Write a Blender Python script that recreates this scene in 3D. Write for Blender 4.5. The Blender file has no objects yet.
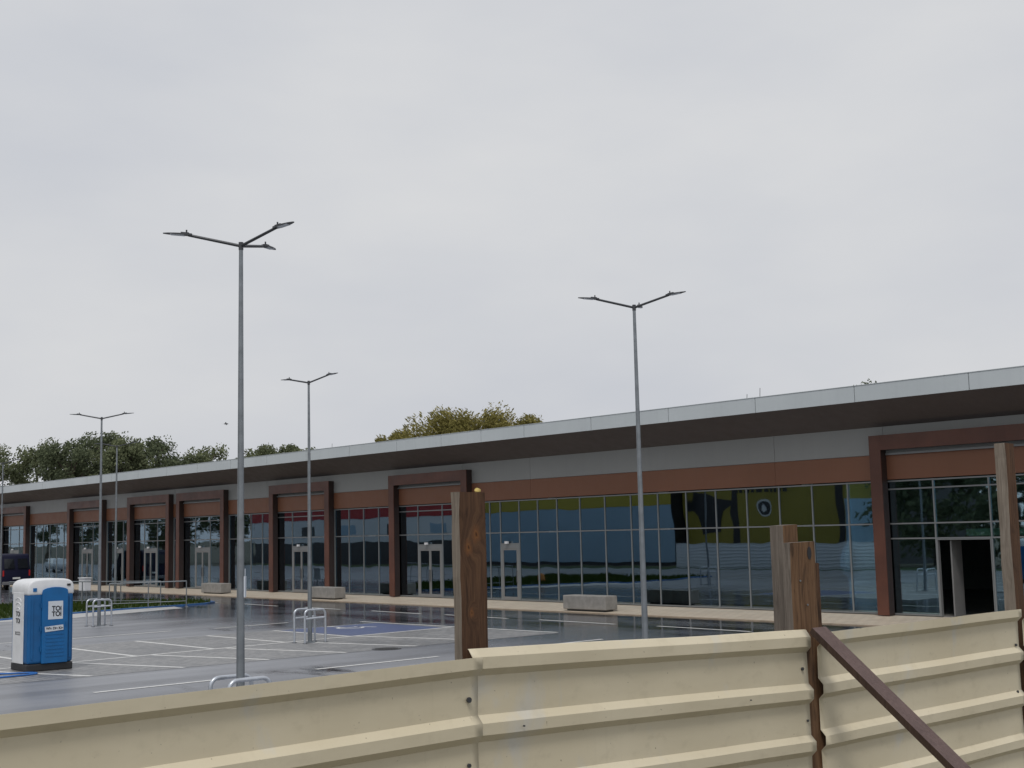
import bpy, bmesh, math, random
from math import sin, cos, pi, radians
from mathutils import Vector, Matrix, noise as mnoise

random.seed(7)
scene = bpy.context.scene
col = scene.collection

# ------------------------------------------------------------------ frames
YAW, H = 0.7126, 3.17
DR = Vector((-sin(YAW), cos(YAW), 0))        # along the shop front, away from the viewer
NN = Vector((cos(YAW), sin(YAW), 0))         # towards the shop front
ROT = YAW - pi / 2                            # things set square to the car park
FN = 38.13                                    # glass line


def W(s, n, z=0.0):
    v = DR * s + NN * n
    return Vector((v.x, v.y, z))


# ------------------------------------------------------------------ materials
MATS = {}


def lin(r, g, b):
    f = lambda c: (c / 255 / 12.92) if c / 255 <= 0.04045 else ((c / 255 + 0.055) / 1.055) ** 2.4
    return (f(r), f(g), f(b), 1)


class NT:
    def __init__(self, name):
        self.m = bpy.data.materials.new(name)
        self.m.use_nodes = True
        self.t = self.m.node_tree
        self.t.nodes.clear()
        self.out = self.n('ShaderNodeOutputMaterial')
        MATS[name] = self.m

    def n(self, kind, **kw):
        nd = self.t.nodes.new(kind)
        for k, v in kw.items():
            if k.startswith('i_'):
                nd.inputs[k[2:].replace('_', ' ')].default_value = v
            else:
                setattr(nd, k, v)
        return nd

    def l(self, a, b):
        self.t.links.new(a, b)

    def coord(self, scale=(1, 1, 1), kind='Object'):
        c = self.n('ShaderNodeTexCoord')
        mp = self.n('ShaderNodeMapping')
        mp.inputs['Scale'].default_value = scale
        self.l(c.outputs[kind], mp.inputs['Vector'])
        return mp.outputs['Vector']

    def noise(self, vec, scale, detail=4, rough=.55, dist=0):
        nd = self.n('ShaderNodeTexNoise')
        nd.inputs['Scale'].default_value = scale
        nd.inputs['Detail'].default_value = detail
        nd.inputs['Roughness'].default_value = rough
        nd.inputs['Distortion'].default_value = dist
        self.l(vec, nd.inputs['Vector'])
        return nd.outputs['Fac']

    def ramp(self, fac, stops):
        r = self.n('ShaderNodeValToRGB')
        el = r.color_ramp.elements
        while len(el) < len(stops):
            el.new(0.5)
        for e, (p, c) in zip(el, stops):
            e.position = p
            e.color = c if len(c) == 4 else (*c, 1)
        self.l(fac, r.inputs['Fac'])
        return r.outputs['Color']

    def rng(self, fac, a, b, c, d):
        r = self.n('ShaderNodeMapRange')
        for k, v in zip(('From Min', 'From Max', 'To Min', 'To Max'), (a, b, c, d)):
            r.inputs[k].default_value = v
        self.l(fac, r.inputs['Value'])
        return r.outputs['Result']

    def mix(self, fac, a, b, mode='MIX'):
        m = self.n('ShaderNodeMix', data_type='RGBA', blend_type=mode)
        for sock, v in ((m.inputs[0], fac), (m.inputs[6], a), (m.inputs[7], b)):
            if isinstance(v, (int, float)):
                sock.default_value = v
            elif isinstance(v, tuple):
                sock.default_value = v
            else:
                self.l(v, sock)
        return m.outputs[2]

    def bump(self, h, strength=.3, dist=.02):
        b = self.n('ShaderNodeBump')
        b.inputs['Strength'].default_value = strength
        b.inputs['Distance'].default_value = dist
        self.l(h, b.inputs['Height'])
        return b.outputs['Normal']

    def bsdf(self, base, rough=.6, metal=0, spec=.5, normal=None, **kw):
        p = self.n('ShaderNodeBsdfPrincipled')
        for k, v in (('Base Color', base), ('Roughness', rough), ('Metallic', metal), ('Specular IOR Level', spec)):
            if isinstance(v, (int, float, tuple)):
                p.inputs[k].default_value = v
            else:
                self.l(v, p.inputs[k])
        if normal is not None:
            self.l(normal, p.inputs['Normal'])
        for k, v in kw.items():
            p.inputs[k.replace('_', ' ')].default_value = v
        self.l(p.outputs[0], self.out.inputs['Surface'])
        return p


def simple(name, c, rough=.6, metal=0, var=.12, scale=3.0, spec=.5, bump=0.0):
    m = NT(name)
    v = m.coord()
    f = m.noise(v, scale, 5)
    dark = tuple(x * (1 - var) for x in c[:3]) + (1,)
    lite = tuple(min(1, x * (1 + var)) for x in c[:3]) + (1,)
    colr = m.ramp(f, [(.3, dark), (.7, lite)])
    nrm = m.bump(m.noise(v, scale * 12, 3), bump, .01) if bump else None
    m.bsdf(colr, rough, metal, spec, nrm)
    return m.m


# --- wet asphalt
def mk_asphalt():
    m = NT('wet_asphalt')
    v = m.coord()
    rot = m.n('ShaderNodeVectorRotate', rotation_type='Z_AXIS')
    rot.inputs['Angle'].default_value = -ROT
    m.l(v, rot.inputs['Vector'])
    lv = rot.outputs['Vector']                       # x = -s, y = n
    st = m.n('ShaderNodeMapping'); st.inputs['Scale'].default_value = (.35, .12, 1); m.l(lv, st.inputs['Vector'])
    big = m.noise(st.outputs['Vector'], 1.0, 4, .6)
    st2 = m.n('ShaderNodeMapping'); st2.inputs['Scale'].default_value = (.16, .5, 1); m.l(lv, st2.inputs['Vector'])
    pud = m.noise(st2.outputs['Vector'], 1.0, 5, .62)
    fine = m.noise(v, 26, 6, .72)
    sep = m.n('ShaderNodeSeparateXYZ'); m.l(lv, sep.inputs[0])
    near = m.rng(sep.outputs['Y'], 25, 32, -.10, .09)    # water has gathered along the shop front
    add = m.n('ShaderNodeMath', operation='ADD'); m.l(pud, add.inputs[0]); m.l(near, add.inputs[1])
    wet = m.rng(add.outputs[0], .50, .64, 0, 1)
    c = m.ramp(big, [(.3, (.145, .152, .175)), (.7, (.265, .275, .30))])
    dark_refl = m.rng(sep.outputs['Y'], 21, 29.5, 0, .85)  # wet darkening plus the dark windows' reflection, painted into the base colour
    c = m.mix(dark_refl, c, (.034, .041, .062, 1))
    st3 = m.n('ShaderNodeMapping'); st3.inputs['Scale'].default_value = (1.1, .05, 1); m.l(lv, st3.inputs['Vector'])
    c = m.mix(m.rng(m.noise(st3.outputs['Vector'], 1.0, 4, .6), .45, .62, 0, .55), c, (.095, .098, .11, 1))
    c = m.mix(m.rng(fine, .4, .7, 0, .35), c, (.26, .265, .28, 1))
    c = m.mix(wet, c, (.035, .037, .044, 1))
    dry = m.rng(big, .3, .7, .30, .48)
    ro = m.n('ShaderNodeMix', data_type='FLOAT'); m.l(wet, ro.inputs[0]); m.l(m.mix(m.rng(sep.outputs['Y'], 21.5, 26.5, 0, 1), dry, (.13, .13, .13, 1)), ro.inputs[2]); ro.inputs[3].default_value = .085
    b = m.bump(fine, .25, .006)
    bn = m.n('ShaderNodeBump'); bn.inputs['Strength'].default_value = .16; bn.inputs['Distance'].default_value = .05
    m.l(m.noise(v, .9, 3), bn.inputs['Height'])
    mixn = m.n('ShaderNodeMix', data_type='VECTOR'); m.l(wet, mixn.inputs[0]); m.l(b, mixn.inputs[4]); m.l(bn.outputs[0], mixn.inputs[5])
    m.bsdf(c, ro.outputs[0], 0, .55, mixn.outputs[1])
    return m.m


def mk_pavers():
    m = NT('bay_pavers')
    v = m.coord()
    rot = m.n('ShaderNodeVectorRotate', rotation_type='Z_AXIS'); rot.inputs['Angle'].default_value = -ROT
    m.l(v, rot.inputs['Vector'])
    br = m.n('ShaderNodeTexBrick'); m.l(rot.outputs[0], br.inputs['Vector'])
    br.inputs['Scale'].default_value = 1.0
    br.inputs['Brick Width'].default_value = .4; br.inputs['Row Height'].default_value = .2
    br.inputs['Mortar Size'].default_value = .012
    br.inputs['Color1'].default_value = (.19, .193, .20, 1); br.inputs['Color2'].default_value = (.275, .272, .272, 1)
    br.inputs['Mortar'].default_value = (.08, .08, .08, 1)
    big = m.noise(v, .35, 5, .62)
    fine = m.noise(v, 6, 5, .65)
    c = m.mix(m.rng(big, .35, .65, 0, .55), br.outputs['Color'], (.125, .127, .135, 1))
    c = m.mix(m.rng(fine, .50, .70, 0, .7), c, (.36, .36, .362, 1))  # pale mottling paints wet sheen into the paver colour
    ro = m.rng(big, .35, .65, .5, .30)
    b = m.bump(br.outputs['Fac'], .4, -.012)
    m.bsdf(c, ro, 0, .5, b)
    return m.m


def mk_glass():
    m = NT('shop_glass')
    v = m.coord((.7, .7, .45))
    h = m.noise(v, 1.1, 1)
    nb = m.n('ShaderNodeBump'); nb.inputs['Strength'].default_value = .07; nb.inputs['Distance'].default_value = .05
    m.l(h, nb.inputs['Height'])
    gl = m.n('ShaderNodeBsdfGlossy'); gl.inputs['Roughness'].default_value = .015; gl.inputs['Color'].default_value = (.64, .84, 1, 1)
    m.l(nb.outputs[0], gl.inputs['Normal'])
    tr = m.n('ShaderNodeBsdfTransparent'); tr.inputs['Color'].default_value = (.74, .86, .83, 1)
    fr = m.n('ShaderNodeFresnel'); fr.inputs['IOR'].default_value = 1.75
    fac = m.rng(fr.outputs[0], 0, 1, .21, 1)
    mx = m.n('ShaderNodeMixShader')
    m.l(fac, mx.inputs[0]); m.l(tr.outputs[0], mx.inputs[1]); m.l(gl.outputs[0], mx.inputs[2])
    m.l(mx.outputs[0], m.out.inputs['Surface'])
    return m.m


def mk_wood(name, c1, c2, c3, rough=.75, knots=True, spots=()):
    m = NT(name)
    tc = m.n('ShaderNodeTexCoord')
    base = tc.outputs['Object']
    warp = None
    rings = []
    for x, y, z, r in spots:                      # grain swells round each knot
        sub = m.n('ShaderNodeVectorMath', operation='SUBTRACT'); m.l(base, sub.inputs[0]); sub.inputs[1].default_value = (x, y, z)
        mul = m.n('ShaderNodeVectorMath', operation='MULTIPLY'); m.l(sub.outputs[0], mul.inputs[0]); mul.inputs[1].default_value = (.2 / r, 1 / r, .62 / r)
        nz = m.n('ShaderNodeTexNoise'); nz.inputs['Scale'].default_value = 1.3; nz.inputs['Detail'].default_value = 4; m.l(mul.outputs[0], nz.inputs['Vector'])
        ln = m.n('ShaderNodeVectorMath', operation='LENGTH'); m.l(mul.outputs[0], ln.inputs[0])
        ad = m.n('ShaderNodeMath', operation='MULTIPLY_ADD'); m.l(nz.outputs['Fac'], ad.inputs[0]); ad.inputs[1].default_value = .9; m.l(ln.outputs['Value'], ad.inputs[2])
        rings.append(ad.outputs[0])

    def vec(scale):
        mp = m.n('ShaderNodeMapping'); mp.inputs['Scale'].default_value = scale
        src = base
        for rg in rings:
            f = m.rng(rg, .6, 3.2, .045, 0)
            cb = m.n('ShaderNodeCombineXYZ'); m.l(f, cb.inputs['Y'])
            av = m.n('ShaderNodeVectorMath', operation='ADD'); m.l(src, av.inputs[0]); m.l(cb.outputs[0], av.inputs[1]); src = av.outputs[0]
        m.l(src, mp.inputs['Vector'])
        return mp.outputs['Vector']
    g = m.noise(vec((1, 1, .07)), 32, 7, .66, 1.6)
    k = m.noise(vec((1, 1, .28)), 7, 3, .5, 2.5)
    fine = m.noise(vec((1, 1, .02)), 190, 3)
    big = m.noise(vec((1, 1, .35)), 5, 3)
    c = m.ramp(g, [(.28, c1), (.5, c2), (.75, c3)])
    c = m.mix(m.rng(big, .35, .7, 0, .45), c, tuple(x * .6 for x in c2[:3]) + (1,))
    if knots:
        c = m.mix(m.rng(k, .58, .70, 0, .7), c, tuple(x * .45 for x in c1[:3]) + (1,))
    c = m.mix(m.rng(fine, .5, .72, 0, .4), c, tuple(x * .6 for x in c1[:3]) + (1,))
    for rg in rings:
        kc = m.ramp(rg, [(.35, (.018, .010, .007)), (.62, (.09, .034, .012)), (.85, (.20, .085, .028)), (1.0, (.15, .066, .028))])
        c = m.mix(m.rng(rg, 1.0, 1.7, .92, 0), c, kc)
    b = m.bump(g, .6, .006)
    m.bsdf(c, rough, 0, .3, b)
    return m.m


def mk_fence():
    m = NT('fence_paint')
    v = m.coord()
    base = m.noise(v, 1.1, 4)
    c = m.ramp(base, [(.3, lin(201, 190, 164)), (.7, lin(211, 201, 177))])
    # smears of grey cement and runs of dirt
    sm = m.noise(m.coord((1, 1.6, .8)), 2.1, 5, .55, .6)
    c = m.mix(m.rng(sm, .60, .72, 0, .45), c, lin(190, 193, 196))
    run = m.noise(m.coord((1, 26, 1.4)), 1.0, 4, .6)
    c = m.mix(m.rng(run, .6, .85, 0, .14), c, lin(140, 132, 110))
    sp = m.noise(v, 55, 2, .5)
    c = m.mix(m.rng(sp, .74, .78, 0, .7), c, lin(90, 80, 66))
    dirt = m.noise(m.coord((1, 3, 5)), 3.2, 5, .6)
    c = m.mix(m.rng(dirt, .55, .78, 0, .25), c, lin(150, 141, 118))
    nb = m.n('ShaderNodeBump'); nb.inputs['Strength'].default_value = .12; nb.inputs['Distance'].default_value = .03
    m.l(m.noise(m.coord((1, 1, 2.2)), 2.6, 3), nb.inputs['Height'])
    rust = m.noise(m.coord((1, 9, 1.6)), 2.4, 6, .68, .4)
    c = m.mix(m.rng(rust, .69, .76, 0, .55), c, lin(150, 118, 84))
    gl = m.noise(v, 4.0, 5, .7)
    m.bsdf(c, m.rng(gl, .3, .7, .36, .58), 0, .4, nb.outputs[0])
    return m.m


def mk_leaf(name, a, b, c):
    m = NT(name)
    g = m.n('ShaderNodeNewGeometry')
    v = m.coord()
    n1 = m.noise(v, .35, 3)
    colr = m.ramp(g.outputs['Random Per Island'], [(0, a), (.5, b), (1, c)])
    colr = m.mix(m.rng(n1, .3, .7, 0, .6), colr, tuple(x * .8 for x in a[:3]) + (1,))
    d = m.n('ShaderNodeBsdfDiffuse'); m.l(colr, d.inputs['Color'])
    t = m.n('ShaderNodeBsdfTranslucent'); m.l(colr, t.inputs['Color'])
    mx = m.n('ShaderNodeMixShader'); mx.inputs[0].default_value = .35
    m.l(d.outputs[0], mx.inputs[1]); m.l(t.outputs[0], mx.inputs[2]); m.l(mx.outputs[0], m.out.inputs['Surface'])
    return m.m


def mk_panel(name, ca, cb, scale, rough, streak=0.25):
    """cladding: slow tonal drift plus faint vertical run-off streaks"""
    m = NT(name)
    v = m.coord()
    c = m.ramp(m.noise(v, scale, 4), [(.3, ca), (.7, cb)])
    r = m.noise(m.coord((3.0, 1, .12)), 2.0, 4, .6)
    c = m.mix(m.rng(r, .5, .8, 0, streak), c, tuple(x * .6 for x in ca[:3]) + (1,))
    m.bsdf(c, m.rng(m.noise(v, 2, 3), .3, .7, rough - .06, rough + .08), 0, .45)
    return m.m


ASPHALT, PAVERS, GLASS = mk_asphalt(), mk_pavers(), mk_glass()
FENCE = mk_fence()
WOOD_DARK = mk_wood('sawn_wood_brown', (.042, .020, .011, 1), (.095, .048, .026, 1), (.16, .085, .042, 1), spots=((-.036, -.985, 3.115, .020), (-.036, -.945, 3.165, .022), (-.036, -.975, 2.86, .012)))
WOOD_GREY = mk_wood('weathered_wood_grey', (.095, .078, .065, 1), (.165, .138, .116, 1), (.24, .205, .175, 1), .85, False)
WOOD_TAN = mk_wood('sawn_wood_tan', (.075, .040, .022, 1), (.165, .090, .046, 1), (.25, .148, .080, 1))
WOOD_PALE = mk_wood('weathered_wood_pale', (.13, .105, .082, 1), (.225, .188, .152, 1), (.31, .27, .228, 1), .85, False)
KNOT = simple('wood_knot', (.17, .075, .026, 1), .7, 0, .6, 60, .3, .5)
WOOD_PURPLE = mk_wood('painted_board', (.085, .052, .048, 1), (.125, .082, .074, 1), (.16, .108, .096, 1), .6, False)
WOOD_EDGE = mk_wood('board_edge', (.04, .024, .018, 1), (.06, .036, .026, 1), (.08, .05, .036, 1), .8, False)
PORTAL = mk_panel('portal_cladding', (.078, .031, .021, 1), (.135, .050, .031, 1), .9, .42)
PORTSIDE = mk_panel('portal_side_brown', (.032, .021, .019, 1), (.045, .028, .024, 1), .6, .42)  # darker brown on the portals' side faces and reveals
BROWN = mk_panel('brown_cladding', (.185, .078, .041, 1), (.215, .092, .050, 1), .25, .5, .1)
GREYBAND = mk_panel('grey_cladding', (.268, .274, .268, 1), (.298, .304, .298, 1), .2, .5, .1)
FASCIA = mk_panel('fascia_metal', (.47, .51, .53, 1), (.53, .57, .59, 1), .3, .42, .12)
SOFFIT = mk_panel('soffit_metal', (.108, .088, .082, 1), (.122, .100, .093, 1), .22, .5, .05)
ALU = simple('aluminium_frame', (.21, .22, .225, 1), .4, .2, .05)
ALU_DARK = simple('grey_door_frame', (.20, .20, .20, 1), .45, .1, .06)
GALV = simple('galvanised_steel', (.23, .25, .27, 1), .42, .55, .16, 5, .5)
LAMPGREY = simple('lamp_housing', (.06, .063, .07, 1), .45, .3, .1)
HOOP = simple('hoop_steel', (.52, .55, .60, 1), .32, .6, .12, 6)
CONC = simple('concrete', (.26, .25, .235, 1), .85, 0, .16, 4, .3, .3)
WETSHEEN = simple('pale_wet_sheen', (.42, .42, .42, 1), .4, 0, .2, 1.2, .4)  # lighter grey that paints in the sheen of wet ground
WALKMAT = NT('walk_slabs')
_m = WALKMAT
_v = _m.coord()
_rot = _m.n('ShaderNodeVectorRotate', rotation_type='Z_AXIS'); _rot.inputs['Angle'].default_value = -ROT
_m.l(_v, _rot.inputs['Vector'])
_b = _m.n('ShaderNodeTexBrick'); _m.l(_rot.outputs[0], _b.inputs['Vector'])
_b.inputs['Scale'].default_value = 1; _b.inputs['Brick Width'].default_value = .4; _b.inputs['Row Height'].default_value = .4
_b.inputs['Mortar Size'].default_value = .01
_b.inputs['Color1'].default_value = (.54, .465, .37, 1); _b.inputs['Color2'].default_value = (.48, .41, .325, 1); _b.inputs['Mortar'].default_value = (.20, .16, .12, 1)
_c = _m.mix(_m.rng(_m.noise(_v, .8, 5), .4, .7, 0, .45), _b.outputs['Color'], (.38, .325, .26, 1))
_m.bsdf(_c, .55, 0, .4)
WALK = _m.m
KERB = simple('kerb_stone', (.34, .27, .20, 1), .7, 0, .2, 3)
PAINT = NT('line_paint')
_m = PAINT
_v = _m.coord()
_c = _m.mix(_m.rng(_m.noise(_v, 9, 5, .7), .52, .72, 0, .55), (.72, .72, .70, 1), (.16, .16, .165, 1))
_m.bsdf(_c, .35, 0, .5)
PAINTM = _m.m
BLUEPAINT = NT('blue_bay_paint')
_m = BLUEPAINT
_c = _m.mix(_m.rng(_m.noise(_m.coord(), 5, 5, .7), .45, .72, 0, .6), (.075, .105, .235, 1), (.12, .13, .16, 1))
_m.bsdf(_c, .35, 0, .5)
BLUEBAY = _m.m
KERBBLUE = simple('blue_kerb_paint', (.035, .12, .32, 1), .45, 0, .55, 1.2)
GRASSM = mk_leaf('grass_blades', (.034, .058, .014, 1), (.055, .085, .022, 1), (.09, .115, .036, 1))
SOILG = simple('turf', (.035, .06, .016, 1), .95, 0, .4, 5)
EARTH = simple('earth', (.10, .095, .07, 1), .95, 0, .4, .6)
LEAF_G = mk_leaf('leaves_green', (.125, .145, .085, 1), (.18, .205, .115, 1), (.25, .27, .155, 1))  # both leaf greens are lightened and greyed to paint in distance haze
LEAF_D = mk_leaf('leaves_dark', (.105, .127, .08, 1), (.148, .175, .104, 1), (.205, .23, .135, 1))
LEAF_Y = mk_leaf('leaves_yellowing', (.19, .175, .06, 1), (.28, .25, .085, 1), (.40, .345, .13, 1))
BARK = simple('bark', (.09, .075, .058, 1), .9, 0, .3, 8, .3, .4)
BLUEP = simple('blue_plastic', (.002, .115, .33, 1), .5, 0, .12, 3)
BLUEP2 = simple('blue_plastic_frame', (.002, .095, .275, 1), .5, 0, .12, 3)
WHITEP = simple('white_plastic', (.70, .71, .73, 1), .45, 0, .06, 4)
BLACKP = simple('black_plastic', (.018, .018, .02, 1), .5, 0, .2)
STICK = simple('sticker_white', (.60, .64, .70, 1), .5, 0, .04)
INK = simple('ink_black', (.012, .012, .016, 1), .5, 0, .02)
NAVY = simple('navy_paint', (.008, .009, .028, 1), .5, 0, .1, 2, .2)
CARGLASS = simple('car_glass', (.012, .014, .018, 1), .06, 0, .05)
RUBBER = simple('rubber', (.02, .02, .02, 1), .8)
CHROME = simple('bumper_plastic', (.16, .16, .17, 1), .5)
REDL = simple('red_lens', (.45, .02, .02, 1), .2)
PLATE = simple('plate_white', (.7, .7, .68, 1), .4)
ORANGE = simple('orange_plastic', (.42, .16, .03, 1), .5)
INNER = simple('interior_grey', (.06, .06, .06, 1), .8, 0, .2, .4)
INFLOOR = simple('interior_screed', (.16, .155, .15, 1), .5, 0, .2, .5)
COLM = simple('interior_column', (.72, .78, .72, 1), .7, 0, .08)
GREENB = simple('green_duct', (.34, .58, .45, 1), .5, 0, .1)
STOREBLUE = mk_panel('store_blue_sheet', (.30, .44, .58, 1), (.36, .50, .64, 1), .1, .5, .25)
STOREYEL = mk_panel('store_yellow_sheet', (.46, .37, .045, 1), (.53, .43, .06, 1), .1, .5, .2)
STORERED = mk_panel('store_red_sheet', (.42, .03, .035, 1), (.48, .04, .045, 1), .1, .5, .2)
STOREOLIVE = mk_panel('store_olive_sheet', (.30, .245, .045, 1), (.40, .325, .055, 1), .25, .5, .4)
STOREWHITE = mk_panel('store_white_sheet', (.66, .69, .73, 1), (.78, .80, .83, 1), .1, .5, .3)
STOREDARK = simple('store_dark', (.03, .03, .035, 1), .4)
FOAM = simple('dried_foam', (.55, .42, .14, 1), .8, 0, .25, 40, .3, .5)
HOSEB = simple('blue_hose', (.02, .13, .42, 1), .4)


# ------------------------------------------------------------------ mesh builder
class MB:
    def __init__(self):
        self.v, self.f, self.mi, self.mats = [], [], [], []

    def m(self, mat):
        if mat not in self.mats:
            self.mats.append(mat)
        return self.mats.index(mat)

    def add(self, vs, fs, mat):
        k = len(self.v)
        self.v += [tuple(p) for p in vs]
        i = self.m(mat)
        for f in fs:
            self.f.append(tuple(k + a for a in f)); self.mi.append(i)

    def box(self, x0, x1, y0, y1, z0, z1, mat, M=None):
        vs = [Vector((x, y, z)) for z in (z0, z1) for y in (y0, y1) for x in (x0, x1)]
        if M:
            vs = [M @ p for p in vs]
        self.add(vs, [(0, 2, 3, 1), (4, 5, 7, 6), (0, 1, 5, 4), (2, 6, 7, 3), (0, 4, 6, 2), (1, 3, 7, 5)], mat)

    def quad(self, pts, mat):
        self.add(pts, [tuple(range(len(pts)))], mat)

    def prism(self, poly, y0, y1, mat, axis='y'):
        """poly in the (x,z) plane pushed along y"""
        n = len(poly)
        vs = [(a, y0, b) for a, b in poly] + [(a, y1, b) for a, b in poly]
        if axis == 'x':
            vs = [(y0, a, b) for a, b in poly] + [(y1, a, b) for a, b in poly]
        if axis == 'z':
            vs = [(a, b, y0) for a, b in poly] + [(a, b, y1) for a, b in poly]
        fs = [tuple(range(n)), tuple(range(2 * n - 1, n - 1, -1))]
        fs += [(i, i + n, (i + 1) % n + n, (i + 1) % n) for i in range(n)]
        self.add(vs, fs, mat)

    def tube(self, pts, r, mat, seg=8, cap=True):
        pts = [Vector(p) for p in pts]
        rs = r if isinstance(r, (list, tuple)) else [r] * len(pts)
        vs, fs = [], []
        up = None
        for i, p in enumerate(pts):
            a = pts[max(0, i - 1)]; b = pts[min(len(pts) - 1, i + 1)]
            t = (b - a).normalized()
            if up is None:
                up = Vector((0, 0, 1)) if abs(t.z) < .9 else Vector((1, 0, 0))
            u = t.cross(up)
            if u.length < 1e-4:
                u = t.cross(Vector((0, 1, 0)))
            u.normalize(); w = u.cross(t).normalized(); up = w
            for k in range(seg):
                a_ = 2 * pi * k / seg
                vs.append(p + (u * cos(a_) + w * sin(a_)) * rs[i])
        for i in range(len(pts) - 1):
            for k in range(seg):
                fs.append((i * seg + k, i * seg + (k + 1) % seg, (i + 1) * seg + (k + 1) % seg, (i + 1) * seg + k))
        if cap:
            fs.append(tuple(range(seg))[::-1]); fs.append(tuple((len(pts) - 1) * seg + k for k in range(seg)))
        self.add(vs, fs, mat)

    def build(self, name, parent=None, loc=None, rotz=0, bevel=0, smooth=False, seg=2):
        me = bpy.data.meshes.new(name)
        me.from_pydata(self.v, [], self.f)
        for mt in self.mats:
            me.materials.append(mt)
        me.polygons.foreach_set('material_index', self.mi)
        if bevel:
            bm = bmesh.new(); bm.from_mesh(me)
            bmesh.ops.remove_doubles(bm, verts=bm.verts, dist=1e-5)
            ed = [e for e in bm.edges if len(e.link_faces) == 2 and e.calc_face_angle(0) > .5]
            bmesh.ops.bevel(bm, geom=ed, offset=bevel, segments=seg, affect='EDGES', profile=.5, clamp_overlap=True)
            bm.to_mesh(me); bm.free()
        bm = bmesh.new(); bm.from_mesh(me)
        bmesh.ops.recalc_face_normals(bm, faces=bm.faces)
        bm.to_mesh(me); bm.free()
        if smooth:
            me.polygons.foreach_set('use_smooth', [True] * len(me.polygons))
            try:
                me.set_sharp_from_angle(angle=radians(40))
            except Exception:
                pass
        o = bpy.data.objects.new(name, me)
        col.objects.link(o)
        if parent:
            o.parent = parent
        if loc is not None:
            o.location = loc
        o.rotation_euler.z = rotz
        return o


def tag(o, label, cat, group=None, kind=None):
    if label: o['label'] = label
    if cat: o['category'] = cat
    if group: o['group'] = group
    if kind: o['kind'] = kind
    return o


def thing(name, label, cat, loc=(0, 0, 0), rotz=0, group=None):
    o = bpy.data.objects.new(name, None)
    o.empty_display_size = .2
    col.objects.link(o)
    o.location = loc; o.rotation_euler.z = rotz
    return tag(o, label, cat, group)


def dup(root, loc, rotz, label, group=None):
    r = root.copy(); col.objects.link(r); r.location = loc; r.rotation_euler = (0, 0, rotz)
    r['label'] = label
    if group: r['group'] = group
    for ch in [o for o in bpy.data.objects if o.parent == root]:
        c = ch.copy(); col.objects.link(c); c.parent = r
        for g in [o for o in bpy.data.objects if o.parent == ch]:
            d = g.copy(); col.objects.link(d); d.parent = c
    return r


def struct(o):
    o['kind'] = 'structure'
    return o


# ------------------------------------------------------------------ ground
g = MB()
N = 64
ring = [(1500 * cos(2 * pi * k / N), 1500 * sin(2 * pi * k / N), 0) for k in range(N)]
g.quad(ring, EARTH)
struct(g.build('ground'))


def sheet(name, pts, z, mat):
    m = MB(); m.quad([W(s, n, z) for s, n in pts], mat)
    return struct(m.build(name))


sheet('car_park', [(5, -1), (5, 35.1), (140, 35.1), (140, -1)], .004, ASPHALT)
sheet('parking_bays', [(30.3, 4), (30.3, 27.9), (39.7, 27.3), (39.7, 4)], .008, PAVERS)
# strip of grass on the street side
sheet('verge', [(5, -6), (5, -1.02), (140, -1.02), (140, -6)], .006, SOILG)

# pavement along the shop front with a kerb
m = MB()
def slab(m, na, nb, za, zb, mat):
    vs = [W(q, n, z) for n, z in ((na, 0), (na, za), (nb, zb), (nb, 0)) for q in (5, 140)]
    m.add(vs, [(0, 1, 3, 2), (2, 3, 5, 4), (4, 5, 7, 6), (0, 2, 4, 6), (1, 7, 5, 3)], mat)
slab(m, 35.12, 35.27, .035, .037, KERB)
slab(m, 35.272, 38.6, .035, .152, WALK)
struct(m.build('pavement'))

# markings
m = MB()


def stripe(m, a, b, w=.15, z=.012, mat=PAINTM):
    A, B = W(*a, z), W(*b, z)
    d = (B - A).normalized(); q = Vector((-d.y, d.x, 0)) * w / 2
    m.quad([A - q, B - q, B + q, A + q], mat)


cls = lambda n: 33.75 + .085 * (n - 8)
stripe(m, (cls(5), 5), (cls(27.6), 27.6))
for k in range(-4, 4):
    n0 = 15.75 + 2.5 * k
    stripe(m, (cls(n0) + .1, n0), (39.6, n0 - .15))
for k in range(-4, 5):
    n0 = 13.8 + 2.4 * k
    stripe(m, (cls(n0) - .1, n0), (30.3, n0 + 1.35))
stripe(m, (40.7, 27.45), (30.5, 28.0))
for a, b in ((5.4, 9.4), (11.4, 14.5), (17.0, 20.8), (23.2, 27.0)):
    stripe(m, (26.9 + .032 * (a - 9.4), a), (26.9 + .032 * (b - 9.4), b))
for a, b in ((11.8, 15.6), (17.1, 20.9), (22.4, 25.6)):
    stripe(m, (42.5, a), (42.8, b))
for a, b in ((63, 59.5), (57.2, 53.6), (51.4, 48.3), (46.1, 42.4), (41, 37), (35.4, 31.4), (29.6, 25.6), (23.8, 19.8)):
    stripe(m, (a, 31.65), (b, 31.5))
for n0 in (29.2, 31.4):
    stripe(m, (64.6, n0), (68.5, n0 + .4), .14, .012, BLUEBAY)
struct(m.build('parking_lines'))
m = MB()
m.quad([W(s, n, .0115) for s, n in ((cls(23.4) + .12, 23.4), (cls(27.3) + .12, 27.3), (39.5, 27.3), (39.5, 23.3))], BLUEBAY)
struct(m.build('blue_parking_bay'))
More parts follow.
